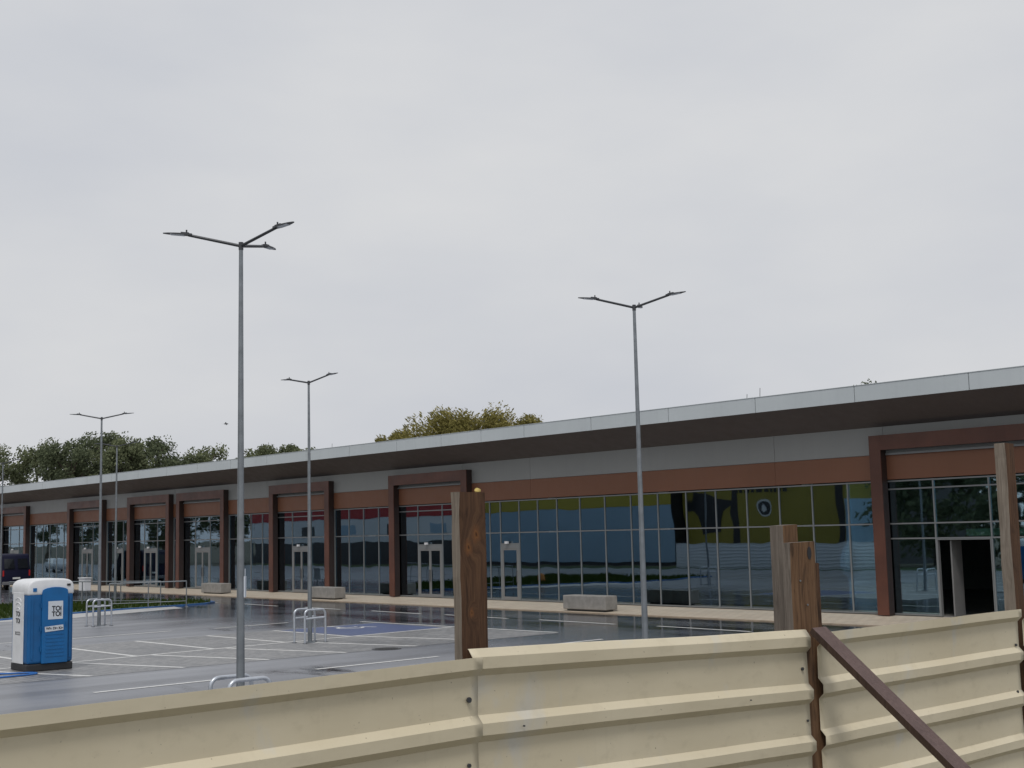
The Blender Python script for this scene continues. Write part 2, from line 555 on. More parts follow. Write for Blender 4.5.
# wheelchair-user mark on the blue bay: wheel ring, back, seat and head
m = MB()
cx, cn = 38.6, 25.4
def arcs(m, s0, n0, r, a0, a1, w):
    k = 14
    for i in range(k):
        a, b = a0 + (a1 - a0) * i / k, a0 + (a1 - a0) * (i + 1) / k
        m.quad([W(s0 + q * sin(t), n0 + q * cos(t), .0155) for q, t in ((r, a), (r, b), (r - w, b), (r - w, a))], PAINTM)
arcs(m, cx - .3, cn, .5, radians(110), radians(400), .12)
stripe(m, (cx + .55, cn - .1), (cx - .2, cn - .1), .13, .0155)
stripe(m, (cx - .2, cn - .16), (cx - .2, cn + .5), .13, .0155)
stripe(m, (cx - .25, cn + .5), (cx - .8, cn + .75), .13, .0155)
arcs(m, cx + .8, cn - .1, .15, 0, 2 * pi, .14)
struct(m.build('wheelchair_bay_marking'))

sheet('wet_sheen_strip', [(58.2, 23.6), (58.3, 28.6), (56.6, 28.2), (54.0, 21.6), (54.6, 17)], .010, WETSHEEN)  # pale sheet beside the island: wet sheen painted as a lighter colour
# grass island with a blue painted kerb
isl = [(55.2, 12), (55.4, 19.3), (57.0, 22.5), (58.1, 26.0), (58.5, 29.0), (58.9, 30.6), (59.7, 31.5), (61.0, 31.9), (63.0, 31.7),
       (65.2, 30.6), (66.6, 28.6), (68.2, 25.5), (69.2, 22), (69.5, 12)]


def inset(poly, d):
    cx_, cn_ = sum(p[0] for p in poly) / len(poly), sum(p[1] for p in poly) / len(poly)
    out = []
    n_ = len(poly)
    for i, p in enumerate(poly):
        a, b = poly[i - 1], poly[(i + 1) % n_]
        t = Vector((b[0] - a[0], b[1] - a[1])).normalized()
        q = Vector((t.y, -t.x))
        if (Vector((cx_, cn_)) - Vector(p)).dot(q) < 0: q = -q
        out.append((p[0] + q.x * d, p[1] + q.y * d))
    return out


inn = inset(isl, .18)
m = MB()
k = len(isl)
vs = [W(s, n, z) for poly, z in ((isl, 0), (isl, .07), (inn, .07), (inn, 0)) for s, n in poly]
fs = []
for r in range(3):
    for i in range(k):
        j = (i + 1) % k
        fs.append((r * k + i, r * k + j, (r + 1) * k + j, (r + 1) * k + i))
m.add(vs, fs, KERBBLUE)
struct(m.build('kerb'))
m = MB()
m.quad([W(s, n, .06) for s, n in inn], SOILG)
struct(m.build('grass_island'))


def inside(p, poly):
    c = False
    for i in range(len(poly)):
        a, b = poly[i - 1], poly[i]
        if (a[1] > p[1]) != (b[1] > p[1]) and p[0] < (b[0] - a[0]) * (p[1] - a[1]) / (b[1] - a[1]) + a[0]:
            c = not c
    return c


m = MB()
cnt = 0
while cnt < 9000:
    p = (random.uniform(55, 70), random.uniform(12, 32))
    if not inside(p, inn): continue
    cnt += 1
    b = W(p[0], p[1], .061); a = random.uniform(0, pi)
    d = Vector((cos(a), sin(a), 0)) * random.uniform(.02, .05)
    t = b + Vector((random.uniform(-.06, .06), random.uniform(-.06, .06), random.uniform(.08, .24)))
    m.add([b - d, b + d, t], [(0, 1, 2)], GRASSM)
tag(m.build('grass'), 'short green grass growing inside the blue kerb of the island', 'grass', kind='stuff')

# ------------------------------------------------------------------ retail building
SB = 60.0
B = thing('shop_building', 'long low retail building with glazed shop fronts, brown portals and a pale roof edge', 'building', W(SB, FN, 0), ROT)
X = lambda s: SB - s                    # local x; local y = n - FN
SA, SZ = 6.0, 132.0

m = MB()
m.box(X(SZ), X(SA), 16.2, 16.5, 0, 7.25, GREYBAND)
m.box(X(SZ), X(SZ) + .3, .3, 16.2, 0, 7.25, GREYBAND)
m.box(X(SA) - .3, X(SA), .3, 16.2, 0, 7.25, GREYBAND)
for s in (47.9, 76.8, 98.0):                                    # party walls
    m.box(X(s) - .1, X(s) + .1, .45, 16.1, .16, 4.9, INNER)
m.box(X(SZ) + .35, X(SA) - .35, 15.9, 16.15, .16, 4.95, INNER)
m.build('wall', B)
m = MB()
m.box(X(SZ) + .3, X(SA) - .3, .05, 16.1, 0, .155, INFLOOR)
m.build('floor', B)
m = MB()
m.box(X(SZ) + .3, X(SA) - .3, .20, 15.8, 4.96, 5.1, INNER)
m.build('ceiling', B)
m = MB()
m.box(X(SZ) - .2, X(SA) + .2, -1.68, 16.7, 7.26, 7.42, ALU_DARK)
m.build('roof', B)
# grey and brown cladding strips: separate cassettes with open joints
m = MB()
js = [SA, 12.5, 19.5, 24.9, 29.5, 36.4, 43.0, 47.8, 53.9, 60, 66, 72, 77.6, 85, 91, 95.5, 104, 112, 120, SZ]
for a, b in zip(js[:-1], js[1:]):
    m.box(X(b) + .006, X(a) - .006, -.03, .19, 5.515, 6.60, GREYBAND)
m.build('grey_cladding', B)
m = MB()
for a, b in zip(js[:-1], js[1:]):
    m.box(X(b) + .005, X(a) - .005, -.035, .19, 4.66, 5.503, BROWN)
m.build('brown_cladding', B)
# sloping soffit and fascia
m = MB()
m.prism([(-1.78, 7.20), (-.032, 6.46), (.15, 6.46), (.15, 6.6), (-1.78, 7.25)], X(SZ) - .2, X(SA) + .2, SOFFIT, 'x')
m.build('soffit', B)
m = MB()
fj = [SA - .2, 8.3, 12.4, 16.5, 20.6, 24.72, 28.85, 33.0, 37.2, 41.3, 44.2, 47.1, 50.6, 54.7, 58.8, 62.9, 67, 71.1, 75.2, 79.3, 83.4, 87.5, 91.6, 95.7, 99.8, 103.9, 108, 112.1, 116.2, 120.3, 124.4, 128.5, SZ + .2]
for a, b in zip(fj[:-1], fj[1:]):
    m.box(X(b) + .014, X(a) - .014, -1.83, -1.785, 7.195, 7.725, FASCIA)
m.box(X(SZ) - .18, X(SA) + .18, -1.782, -1.60, 7.43, 7.66, SOFFIT)
m.build('fascia', B)
m = MB()
m.box(X(SZ) - .2, X(SA) + .2, -1.845, -1.5, 7.728, 7.745, FASCIA)
m.build('roof_coping', B)

# lightning rods on the roof
for s, h_, y in ((29.75, .25, -1.2), (29.15, .42, -1.2), (57.3, .30, -1.2)):
    m = MB(); m.tube([(X(s), y, 7.42), (X(s) + .05, y, 7.72 + h_)], .012, ALU_DARK, 5)
    m.box(X(s) - .1, X(s) + .1, y - .1, y + .1, 7.42, 7.47, CONC)
    m.build('lightning_rod', B)

# portals
PORT = [25.25, 53.40, 65.20, 76.83, 84.15, 94.57, 109.2]           # farther edge on the front plane
PW, PD, PT, PL = 6.28, .38, 6.15, .50
for s in PORT:
    m = MB()
    a, b = X(s), X(s - PW)
    for q0, q1 in ((a, a + .44), (b - .44, b)):
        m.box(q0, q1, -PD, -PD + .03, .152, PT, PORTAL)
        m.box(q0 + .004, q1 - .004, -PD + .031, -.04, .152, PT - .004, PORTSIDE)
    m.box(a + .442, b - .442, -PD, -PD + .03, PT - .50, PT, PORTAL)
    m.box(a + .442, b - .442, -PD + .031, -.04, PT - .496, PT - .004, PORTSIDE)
    p = m.build('portal_frame', B)
    m = MB()
    m.box(a + .46, b - .46, -.12, -.04, 5.48, 5.545, ALU)
    m.build('light_strip', p)

# glazing
MULL = [(488, 45.9)]


def pane_mb(cells):
    m = MB()
    for a, b, z0, z1 in cells:
        m.box(X(a) + .03, X(b) - .03, .012, .03, z0 + .03, z1 - .03, GLASS)
    return m


def frame_mb(verts, hors, w=.048):
    """verts: (s, z0, z1); hors: (s0, s1, z)"""
    m = MB()
    for s, z0, z1 in verts:
        m.box(X(s) - w / 2, X(s) + w / 2, -.02, .09, z0, z1, ALU)
    for a, b, z in hors:
        m.box(X(a) + w / 2 + .001, X(b) - w / 2 - .001, -.014, .085, z - w / 2, z + w / 2, ALU)
    return m


Z0, ZT, ZH, ZL = .158, 4.63, 3.175, 2.68


def strip(marks, doors=()):
    """a run of tall panes, marks from far to near; doors = indices of bays that hold a door"""
    fr, hz, cells = [], [], []
    for s in marks: fr.append((s, Z0, ZT))
    for i, (a, b) in enumerate(zip(marks[:-1], marks[1:])):
        hz += [(a, b, ZT - .03), (a, b, ZH)]
        cells.append((a, b, ZH, ZT - .03))
        if i in doors:
            hz.append((a, b, ZL)); cells.append((a, b, ZL, ZH))
        else:
            hz.append((a, b, Z0 + .03)); cells.append((a, b, Z0 + .03, ZH))
    f = frame_mb(fr, hz).build('window_frame', None)
    w = pane_mb(cells).build('window', B)
    f.parent = w
    for i in doors: door(marks[i], marks[i + 1], 1)
    return w


def door(a, b, leaves, open_=False):
    """glazed aluminium door between s=a (far) and s=b (near)"""
    m = MB()
    x0, x1 = X(a) + .03, X(b) - .03
    jw = .03 if open_ else .09
    m.box(x0, x0 + jw, -.03, .10, Z0, ZL - .03, ALU)
    m.box(x1 - jw, x1, -.03, .10, Z0, ZL - .03, ALU)
    m.box(x0 + jw, x1 - jw, -.03, .10, ZL - (.06 if open_ else .20), ZL - .03, ALU)
    d = m.build('door', B)
    w = (x1 - x0 - .18) / leaves
    for k in range(leaves):
        l0 = x0 + .09 + k * w; l1 = l0 + w
        if open_: continue
        m = MB()
        m.box(l0 + .005, l0 + .08, -.03, .03, Z0 + .01, ZL - .205, ALU_DARK)
        m.box(l1 - .08, l1 - .005, -.03, .03, Z0 + .01, ZL - .205, ALU_DARK)
        m.box(l0 + .081, l1 - .081, -.03, .03, Z0 + .01, Z0 + .16, ALU_DARK)
        m.box(l0 + .081, l1 - .081, -.03, .03, ZL - .29, ZL - .205, ALU_DARK)
        m.box(l0 + .082, l1 - .082, -.008, .008, Z0 + .161, ZL - .291, GLASS)
        m.build('door_leaf', d)
        hx = l1 - .045 if (leaves == 1 or k == 0) else l0 + .045
        m = MB(); m.tube([(hx, -.03, .95), (hx, -.085, .95), (hx, -.085, 1.45), (hx, -.03, 1.45)], .014, LAMPGREY, 6)
        m.build('handle', d)
    if open_: return d
    m = MB(); m.box(x0 + .40 * (x1 - x0) - .09, x0 + .40 * (x1 - x0) + .09, -.16, -.062, ZL + .0, ZL + .11, WHITEP)
    m.build('door_sensor', d)
    return d


# main strip between the first two portals (measured mullions)
strip([46.9, 45.9, 45.15, 43.85, 42.6, 41.35, 39.9, 38.4, 36.9, 35.4, 33.9, 32.4, 30.9, 29.4, 27.95, 26.45, 25.28], doors=(2,))


def even(a, b, step=1.3):
    k = max(1, round((a - b) / step))
    return [a + (b - a) * i / k for i in range(k + 1)]


strip(even(58.9, 53.45), ())
strip(even(70.5, 65.25), ())
strip(even(77.82, 76.9, .9), ())
strip(even(88.2, 84.2), (1,))
strip(even(102.9, 94.65), ())
strip(even(119.5, 109.25), ())
strip(even(18.9, 8.0, 1.5), ())
# inside the portals: side panes, door in the middle, an extra transom
for i, s in enumerate(PORT):
    off = .62 * (38.13 / 37.31 - 1) * 0
    a, b = s - .02, s - PW + .02
    dm = (a + b) / 2 + (.05 if i == 0 else .2)
    d0, d1 = dm + .98, dm - .98
    marks = [a, d0, d1, b]
    fr = [(q, Z0, ZT) for q in marks]
    if i == 0:
        fr = [(q, Z0, ZT) for q in (a, d0, d1, b)]
    hz, cells = [], []
    for j, (p, q) in enumerate(zip(marks[:-1], marks[1:])):
        hz += [(p, q, ZT - .03), (p, q, 4.33), (p, q, ZH)]
        cells += [(p, q, 4.33, ZT - .03), (p, q, ZH, 4.33)]
        if j == 1 or i == 0:
            hz.append((p, q, ZL)); cells.append((p, q, ZL, ZH))
        if j != 1:
            hz.append((p, q, Z0 + .03)); cells.append((p, q, Z0 + .03, ZL if i == 0 else ZH))
    f = frame_mb(fr, hz).build('window_frame', None)
    w = pane_mb(cells).build('window', B)
    f.parent = w
    door(d0, d1, 2, open_=(i == 0))
# leaf swung open into the first shop
m = MB()
xd = X(22.72)
m.box(xd - .02, xd + .03, .14, .75, .17, 2.60, ALU_DARK)
m.build('open_door_leaf', B)
# inner columns and a green duct seen through the glass
for s, y in ((42.0, .36), (35.4, .36), (28.4, .36), (56, .4), (80, .4), (98.6, .4)):
    m = MB(); m.tube([(X(s), y, .155), (X(s), y, 4.95)], .20, COLM, 16)
    m.build('inner_column', B, smooth=True)
m = MB(); m.box(X(22.2), X(14), .25, .45, 2.74, 2.96, GREENB)
m.build('green_duct', B)

# ------------------------------------------------------------------ concrete benches on the pavement
BEN = [((56.3, 35.95),), ((37.0, 35.75),), ((68.7, 36.3),)]
bench = thing('concrete_bench', '', 'bench', W(*BEN[0][0], .055), ROT, 'concrete benches on the shop pavement')
mm = MB(); mm.box(-1.2, 1.2, -.33, .33, .06, .60, CONC); mm.build('block', bench, bevel=.03)
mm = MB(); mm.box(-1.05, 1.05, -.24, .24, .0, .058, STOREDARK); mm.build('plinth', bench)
BL = ['grey concrete bench block on the pavement at the foot of the second-nearest full portal',
      'grey concrete bench block in front of the long run of windows',
      'grey concrete bench block farthest left, just left of the nearest lamp post']
bench['label'] = BL[0]
for i in (1, 2):
    dup(bench, W(*BEN[i][0], .055), ROT, BL[i])

# ------------------------------------------------------------------ street lamps
LG = 'grey lamp posts of the car park'
def make_lamp(label, loc, angles):
    lamp = thing('street_lamp', label, 'street lamp', loc, 0, LG)
    m = MB()
    m.tube([(0, 0, 0), (0, 0, .9), (0, 0, 7.97)], [.068, .066, .033], GALV, 14)
    m.build('pole', lamp, smooth=True)
    m = MB(); m.box(-.17, .17, -.17, .17, .004, .03, GALV); m.build('base_plate', lamp)
    m = MB(); m.tube([(0, 0, 7.86), (0, 0, 7.985)], .040, LAMPGREY, 12); m.build('arm_collar', lamp, smooth=True)
    for a in angles:
        M = Matrix.Rotation(radians(a), 4, 'Z')
        arm = MB()
        arm.tube([M @ Vector((.03, 0, 7.93)), M @ Vector((.84, 0, 8.095))], [.026, .024], LAMPGREY, 8)
        arm.build('arm', lamp, smooth=True)
        hd = MB()
        tilt = Matrix.Translation((.78, 0, 8.095)) @ Matrix.Rotation(-radians(4), 4, 'Y')
        prof = [(0, .030), (.08, .052), (.26, .055), (.38, .042), (.46, .014)]
        top = [tilt @ Vector((x, y, .022 - x * .045)) for x, y in prof] + [tilt @ Vector((x, -y, .022 - x * .045)) for x, y in prof[::-1]]
        bot = [tilt @ Vector((x, y, -.012)) for x, y in prof] + [tilt @ Vector((x, -y, -.012)) for x, y in prof[::-1]]
        k = len(top)
        hd.add([M @ p for p in top + bot], [tuple(range(k)), tuple(range(2 * k - 1, k - 1, -1))] + [(i, i + k, (i + 1) % k + k, (i + 1) % k) for i in range(k)], LAMPGREY)
        p0 = M @ (tilt @ Vector((.09, 0, .03))); hd.tube([p0, p0 + Vector((0, 0, .05))], .014, LAMPGREY, 6)
        hd.box(.05, .18, -.03, .03, .018, .036, LAMPGREY, M @ tilt)
        ho = hd.build('lamp_head', lamp)
        ln = MB(); ln.box(.12, .34, -.045, .045, -.02, -.0125, STICK, M @ tilt); ln.build('lens', ho)
    return lamp


lamp = make_lamp('tall grey lamp post standing nearest at left, with three spread arms', W(18.51, 10.21), (-37, 74, 189))
# pale tag and cable at breast height, on the near side
m = MB(); m.box(.064, .084, -.03, .03, 2.25, 2.58, STICK, Matrix.Rotation(radians(-10), 4, 'Z'))
m.tube([(.075, -.02, 2.58), (.075, -.02, 2.70)], .006, STICK, 5)
tagp = m.build('pole_tag', lamp)
c = dup(lamp, W(19.01, 19.95), radians(3), 'tall grey lamp post rising behind the fence in front of the long shop windows')
for ch in [o for o in bpy.data.objects if o.parent == c and o.name.startswith('pole_tag')]:
    bpy.data.objects.remove(ch)
twin = make_lamp('grey lamp post set between two steel hoops beside the blue parking bay', W(34.14, 21.18), (143, -36))
for sn_, r, lb in (((48.11, 20.51), 38, 'grey lamp post with two steel hoops just right of the blue toilet'),
                   ((61.99, 27.24), 28, 'thin distant lamp post standing on the grass island'),
                   ((77.43, 27.0), 20, 'thin distant lamp post at the far left edge near the dark van')):
    dup(twin, W(*sn_), radians(r), lb)

# hoop guards round the lamp posts
def hoop_mesh():
    m = MB()
    w, h, r = .36, 1.0, .14
    pts = [(0, -w, 0), (0, -w, h - r)]
    for i in range(1, 6):
        a = pi - (pi / 2) * i / 6
        pts.append((0, -w + r + r * cos(a), h - r + r * sin(a)))
    pts.append((0, -w + r, h)); pts.append((0, w - r, h))
    for i in range(1, 6):
        a = pi / 2 - (pi / 2) * i / 6
        pts.append((0, w - r + r * cos(a), h - r + r * sin(a)))
    pts += [(0, w, h - r), (0, w, 0)]
    m.tube(pts, .034, HOOP, 10)
    return m
hp = thing('hoop_guard', '', 'guard rail', W(0, 0), ROT, 'steel hoops guarding the lamp posts')
hoop_mesh().build('hoop', hp, smooth=True)
m = MB(); m.tube([(0, -.33, .74), (0, .33, .76)], .030, HOOP, 8); m.build('cross_bar', hp, smooth=True)
for y in (-.36, .36):
    m = MB(); m.tube([(0, y, .004), (0, y, .018)], .075, LAMPGREY, 12); m.build('foot_plate', hp)
HP = [((18.51, 10.21), 'nearest lamp post'), ((34.14, 21.18), 'lamp post by the blue parking bay'),
      ((48.11, 20.51), 'lamp post right of the blue toilet')]
first = True
for (s, n), lb in HP:
    for ds, side in ((.30, 'far side'), (-.30, 'near side')):
        lab = 'steel hoop guard, %s of the %s' % (side, lb)
        if first:
            hp.location = W(s + ds, n); hp['label'] = lab; first = False
        else:
            dup(hp, W(s + ds, n), ROT, lab)

# ------------------------------------------------------------------ portable toilet
T = thing('portable_toilet', 'blue and white portable toilet cabin standing on the wet car park', 'portable toilet', W(33.1, 12.62, .004), ROT)
# local: x+ = door side, y- = left side seen by the viewer
wx, wy = .56, .575
m = MB(); m.box(-wx - .005, wx + .005, -wy - .005, wy + .005, 0, .19, BLACKP); m.build('base', T, bevel=.03)
m = MB(); m.box(-wx, wx, -wy, wy, .191, 1.93, BLUEP2); bd = m.build('body', T, bevel=.06, seg=3)
m = MB()
m.box(-.43, .30, -wy - .022, -wy - .002, .19, 1.95, WHITEP)
m.build('side_panel', T, bevel=.012)
for z, s_ in ((1.72, .20), (1.62, .16), (1.52, .12)):
    mm = MB()
    mm.tube([(-.06 + s_ * cos(a), -wy - .024, z + .45 * s_ * sin(a)) for a in [pi * k / 10 for k in range(11)]], .012, WHITEP, 6)
    mm.build('moulded_rib', T, smooth=True)
# roof: rounded across its width
prof = []
for k in range(13):
    a = pi * k / 12
    sgn = 1 if cos(a) >= 0 else -1
    prof.append((.66 * sgn * abs(cos(a)) ** .45, 2.02 + .26 * sin(a) ** .75))
prof = [(.66, 1.88)] + prof + [(-.66, 1.88)]
m = MB(); m.prism([(p[0] * (wy + .015) / .66, p[1]) for p in prof], -wx - .015, wx + .012, WHITEP, 'x')
rf = m.build('roof', T, bevel=.05, seg=3, smooth=True)
for y, mt in ((-.42, BLUEP), (.44, BLACKP)):
    mm = MB(); mm.box(wx + .012, wx + .027, y - .045, y + .045, 1.97 if y < 0 else 2.09, 2.06 if y < 0 else 2.14, mt); mm.build('vent', rf)
# door with arched head
arch = [(-.24, .19), (.42, .19), (.42, 1.93)] + [(.09 + .33 * cos(a), 1.97 + .10 * sin(a)) for a in [pi * k / 10 for k in range(1, 10)]] + [(-.24, 1.93)]
m = MB(); m.prism(arch, wx + .002, wx + .05, BLUEP, 'x'); dr_ = m.build('door', T, bevel=.012)
for k in range(9):
    mm = MB(); mm.box(wx + .05, wx + .058, -.14, .32, .35 + k * .09, .385 + k * .09, BLUEP); mm.build('groove_rib', dr_)
mm = MB(); mm.box(wx + .05, wx + .062, .35, .385, 1.08, 1.2, BLUEP2); mm.build('latch', dr_)
mm = MB(); mm.box(wx + .051, wx + .0535, -.09, .285, 1.27, 1.72, STICK); lg = mm.build('logo_plate', dr_)
mm = MB(); mm.box(wx + .0592, wx + .0612, -.17, .30, .98, 1.11, STICK, Matrix.Translation((0, .065, 1.045)) @ Matrix.Rotation(radians(4), 4, 'X') @ Matrix.Translation((0, -.065, -1.045))); sp_ = mm.build('phone_plate', dr_)


def text(body, size, M, parent, name='lettering', mat=INK, sx=1.0, bold=.0, align='CENTER', ext=.001):
    cu = bpy.data.curves.new('lettering_curve', 'FONT')
    cu.body = body; cu.size = size; cu.align_x = align; cu.align_y = 'CENTER'; cu.extrude = ext; cu.offset = bold
    tmp = bpy.data.objects.new('lettering_tmp', cu); col.objects.link(tmp)
    dg = bpy.context.evaluated_depsgraph_get(); dg.update()
    me = bpy.data.meshes.new_from_object(tmp.evaluated_get(dg))
    bpy.data.objects.remove(tmp); bpy.data.curves.remove(cu)
    me.transform(M @ Matrix.Diagonal((sx, 1, 1, 1)))
    me.materials.clear(); me.materials.append(mat)
    o = bpy.data.objects.new(name, me); col.objects.link(o); o.parent = parent
    return o


def face_x(x, y, z):       # text on a plane facing local +x, reading towards +y
    return Matrix.Translation((x, y, z)) @ Matrix(((0, 0, 1, 0), (1, 0, 0, 0), (0, 1, 0, 0), (0, 0, 0, 1)))


def face_my(x, y, z):      # text on a plane facing local -y
    return Matrix.Translation((x, y, z)) @ Matrix(((1, 0, 0, 0), (0, 0, -1, 0), (0, 1, 0, 0), (0, 0, 0, 1)))


text('TOi', .165, face_x(wx + .055, .125, 1.53), lg, bold=.006, sx=.9)
text('TOi', .165, face_x(wx + .055, .125, 1.395), lg, bold=.006, sx=.9)
text('Wie Die Kie', .085, face_x(wx + .0625, .075, 1.045), sp_, bold=.003)
for z in (1.41, 1.24):
    text('TOi', .17, face_my(-.06, -wy - .0245, z), T, bold=.006)
text('RCCO', .12, face_my(-.06, -wy - .0245, .93), T, bold=.002)

for z in (.55, 1.05, 1.62):
    mm = MB(); mm.tube([(wx + .03, -.262, z - .06), (wx + .03, -.262, z + .06)], .018, BLUEP2, 8); mm.build('hinge', dr_)
for y in (-.47, .49):
    mm = MB(); mm.box(wx + .001, wx + .016, y - .03, y + .03, .30, 1.80, BLUEP2); mm.build('corner_rib', T, bevel=.006, seg=1)
# drain cover in the lane
t = thing('drain_cover', 'dark round drain cover in the asphalt lane right of the steel hoops', 'drain cover', W(30.3, 21.3, .0), ROT)
m = MB(); m.tube([(0, 0, .004), (0, 0, .016)], .42, STOREDARK, 24); m.build('rim', t)
m = MB(); m.tube([(0, 0, .0165), (0, 0, .020)], .33, RUBBER, 24)
m.build('lid', t)
# hose lying beside the toilet
m = MB()
pts = [W(s, n, .03) for s, n in ((33.6, 8.5), (33.2, 9.8), (32.9, 10.9), (32.45, 11.6), (32.2, 12.0), (31.9, 12.05), (31.75, 11.7), (31.7, 11.0), (31.6, 10.0), (31.6, 8.5))]
def smoothpath(p, k=5):
    out = []
    for i in range(len(p) - 1):
        a, b, c, d = p[max(0, i - 1)], p[i], p[i + 1], p[min(len(p) - 1, i + 2)]
        for j in range(k):
            t = j / k
            out.append(.5 * ((2 * b) + (c - a) * t + (2 * a - 5 * b + 4 * c - d) * t * t + (3 * b - a - 3 * c + d) * t ** 3))
    return out + [p[-1]]
m.tube(smoothpath(pts), .022, HOSEB, 8)
tag(m.build('hose', smooth=True), 'blue hose curling on the asphalt at the foot of the toilet', 'hose')

# ------------------------------------------------------------------ site barriers along the grass island
def barrier(a, b, label, h=1.22, legs=3):
    A, Bp = W(*a), W(*b)
    L = (Bp - A).length
    d = Bp - A
    t = thing('site_barrier', label, 'barrier', A, math.atan2(d.y, d.x), 'tube barriers along the grass island')
    m = MB(); m.tube([(0, 0, h), (L, 0, h)], .028, GALV, 8); m.build('top_rail', t, smooth=True)
    m = MB(); m.tube([(0, 0, .28), (L, 0, .28)], .018, GALV, 6); m.build('bottom_rail', t, smooth=True)
    for k in range(legs):
        x = L * k / (legs - 1)
        m = MB(); m.tube([(x, 0, .0), (x, 0, h - .0)], .026, GALV, 8); m.box(x - .05, x + .05, -.25, .25, .0, .03, GALV); m.build('post', t)
    return t
barrier((57.75, 28.95), (58.9, 25.6), 'grey tube barrier with its end post at the tip of the grass island', legs=3)
barrier((58.95, 28.2), (68.6, 24.4), 'long grey tube barrier crossing the grass island behind the lamp posts', legs=5)
barrier((69.5, 24.0), (76.0, 21.4), 'grey tube barrier in front of the dark van at far left', legs=4)

# white box on legs behind the barrier
t = thing('utility_cabinet', 'white cabinet on thin legs standing behind the barrier above the toilet', 'cabinet', W(73.0, 30.25), ROT)
m = MB(); m.box(-.40, .40, -.2, .2, .42, 1.12, WHITEP); cb = m.build('box', t, bevel=.02)
m = MB(); m.box(-.44, .44, -.24, .24, 1.121, 1.17, WHITEP); m.build('lid', t)
for x in (-.3, .3):
    m = MB(); m.tube([(x, 0, 0), (x, 0, .42)], .03, GALV, 6); m.build('leg', t)

# orange ballast foot at the left edge
t = thing('orange_marker', 'orange plastic marker lying on the grass at the left edge', 'marker', W(61.4, 21.05, .065), ROT)
m = MB()
m.tube([(0, 0, .0), (0, 0, .05)], [.36, .36], ORANGE, 16)
m.build('base', t)
m = MB(); m.tube([(0, 0, .051), (0, 0, .30), (0, 0, .46), (0, 0, .52)], [.30, .26, .20, .08], ORANGE, 16)
m.build('drum', t, smooth=True)

# ------------------------------------------------------------------ van
V = thing('van', 'dark navy panel van parked by the shop front, seen from behind', 'van', W(91.5, 33.0, .004), ROT)
# local x+ = towards viewer along the front = rear of van ; length runs to -x
L_, hw = 5.2, .98
side = [(0, .45), (0.02, .9), (-.06, 1.5), (-.28, 2.38), (-.42, 2.48), (-3.6, 2.5), (-4.0, 2.35), (-4.7, 1.45), (-5.3, 1.15), (-5.45, .7), (-5.4, .4), (-4.95, .34), (-.2, .34)]
m = MB(); m.prism(side, -hw, hw, NAVY, 'y'); vb = m.build('body', V, bevel=.09, seg=3, smooth=True)
for y in (-.47, .47):
    m = MB(); m.quad([(.012 - .02, y - .36, 1.48), (-.02 + .012, y + .36, 1.48), (-.20, y + .33, 2.15), (-.20, y - .33, 2.15)], CARGLASS)
    Mw = [(v[0] + .012, v[1], v[2]) for v in m.v]
    m2 = MB(); m2.add(Mw + [(a - .03, b, c) for a, b, c in Mw], [(0, 1, 2, 3), (7, 6, 5, 4), (0, 4, 5, 1), (1, 5, 6, 2), (2, 6, 7, 3), (3, 7, 4, 0)], CARGLASS)
    m2.build('rear_window', V)
    m = MB(); m.box(-.01, .035, y * 1.92 - .05, y * 1.92 + .05, .95, 1.35, REDL); m.build('tail_light', V, bevel=.01)
m = MB(); m.box(-.25, .10, -hw + .03, hw - .03, .36, .58, CHROME); m.build('bumper', V, bevel=.03)
m = MB(); m.box(.022, .04, -.26, .26, .75, .87, PLATE); m.build('number_plate', V)
for x in (-1.0, -4.35):
    for y in (-hw + .11, hw - .11):
        m = MB(); m.tube([(x, y - .13, .34), (x, y + .13, .34)], .34, RUBBER, 20); wh = m.build('wheel', V, smooth=True)
        m = MB(); yy = y + (.135 if y > 0 else -.135)
        m.tube([(x, yy - .01, .34), (x, yy + .01, .34)], .20, ALU, 14); m.build('rim', wh)
m = MB(); m.box(-3.75, -2.85, -hw - .012, -hw + .02, 1.5, 2.15, CARGLASS); m.build('side_window', V)

# ------------------------------------------------------------------ site fence
SF = 3.97
PITCH = .25
FB = thing('site_fence', 'beige corrugated steel site fence with rough timber posts across the foreground', 'fence', W(SF, 4.2, 0), ROT)
FY = 4.2


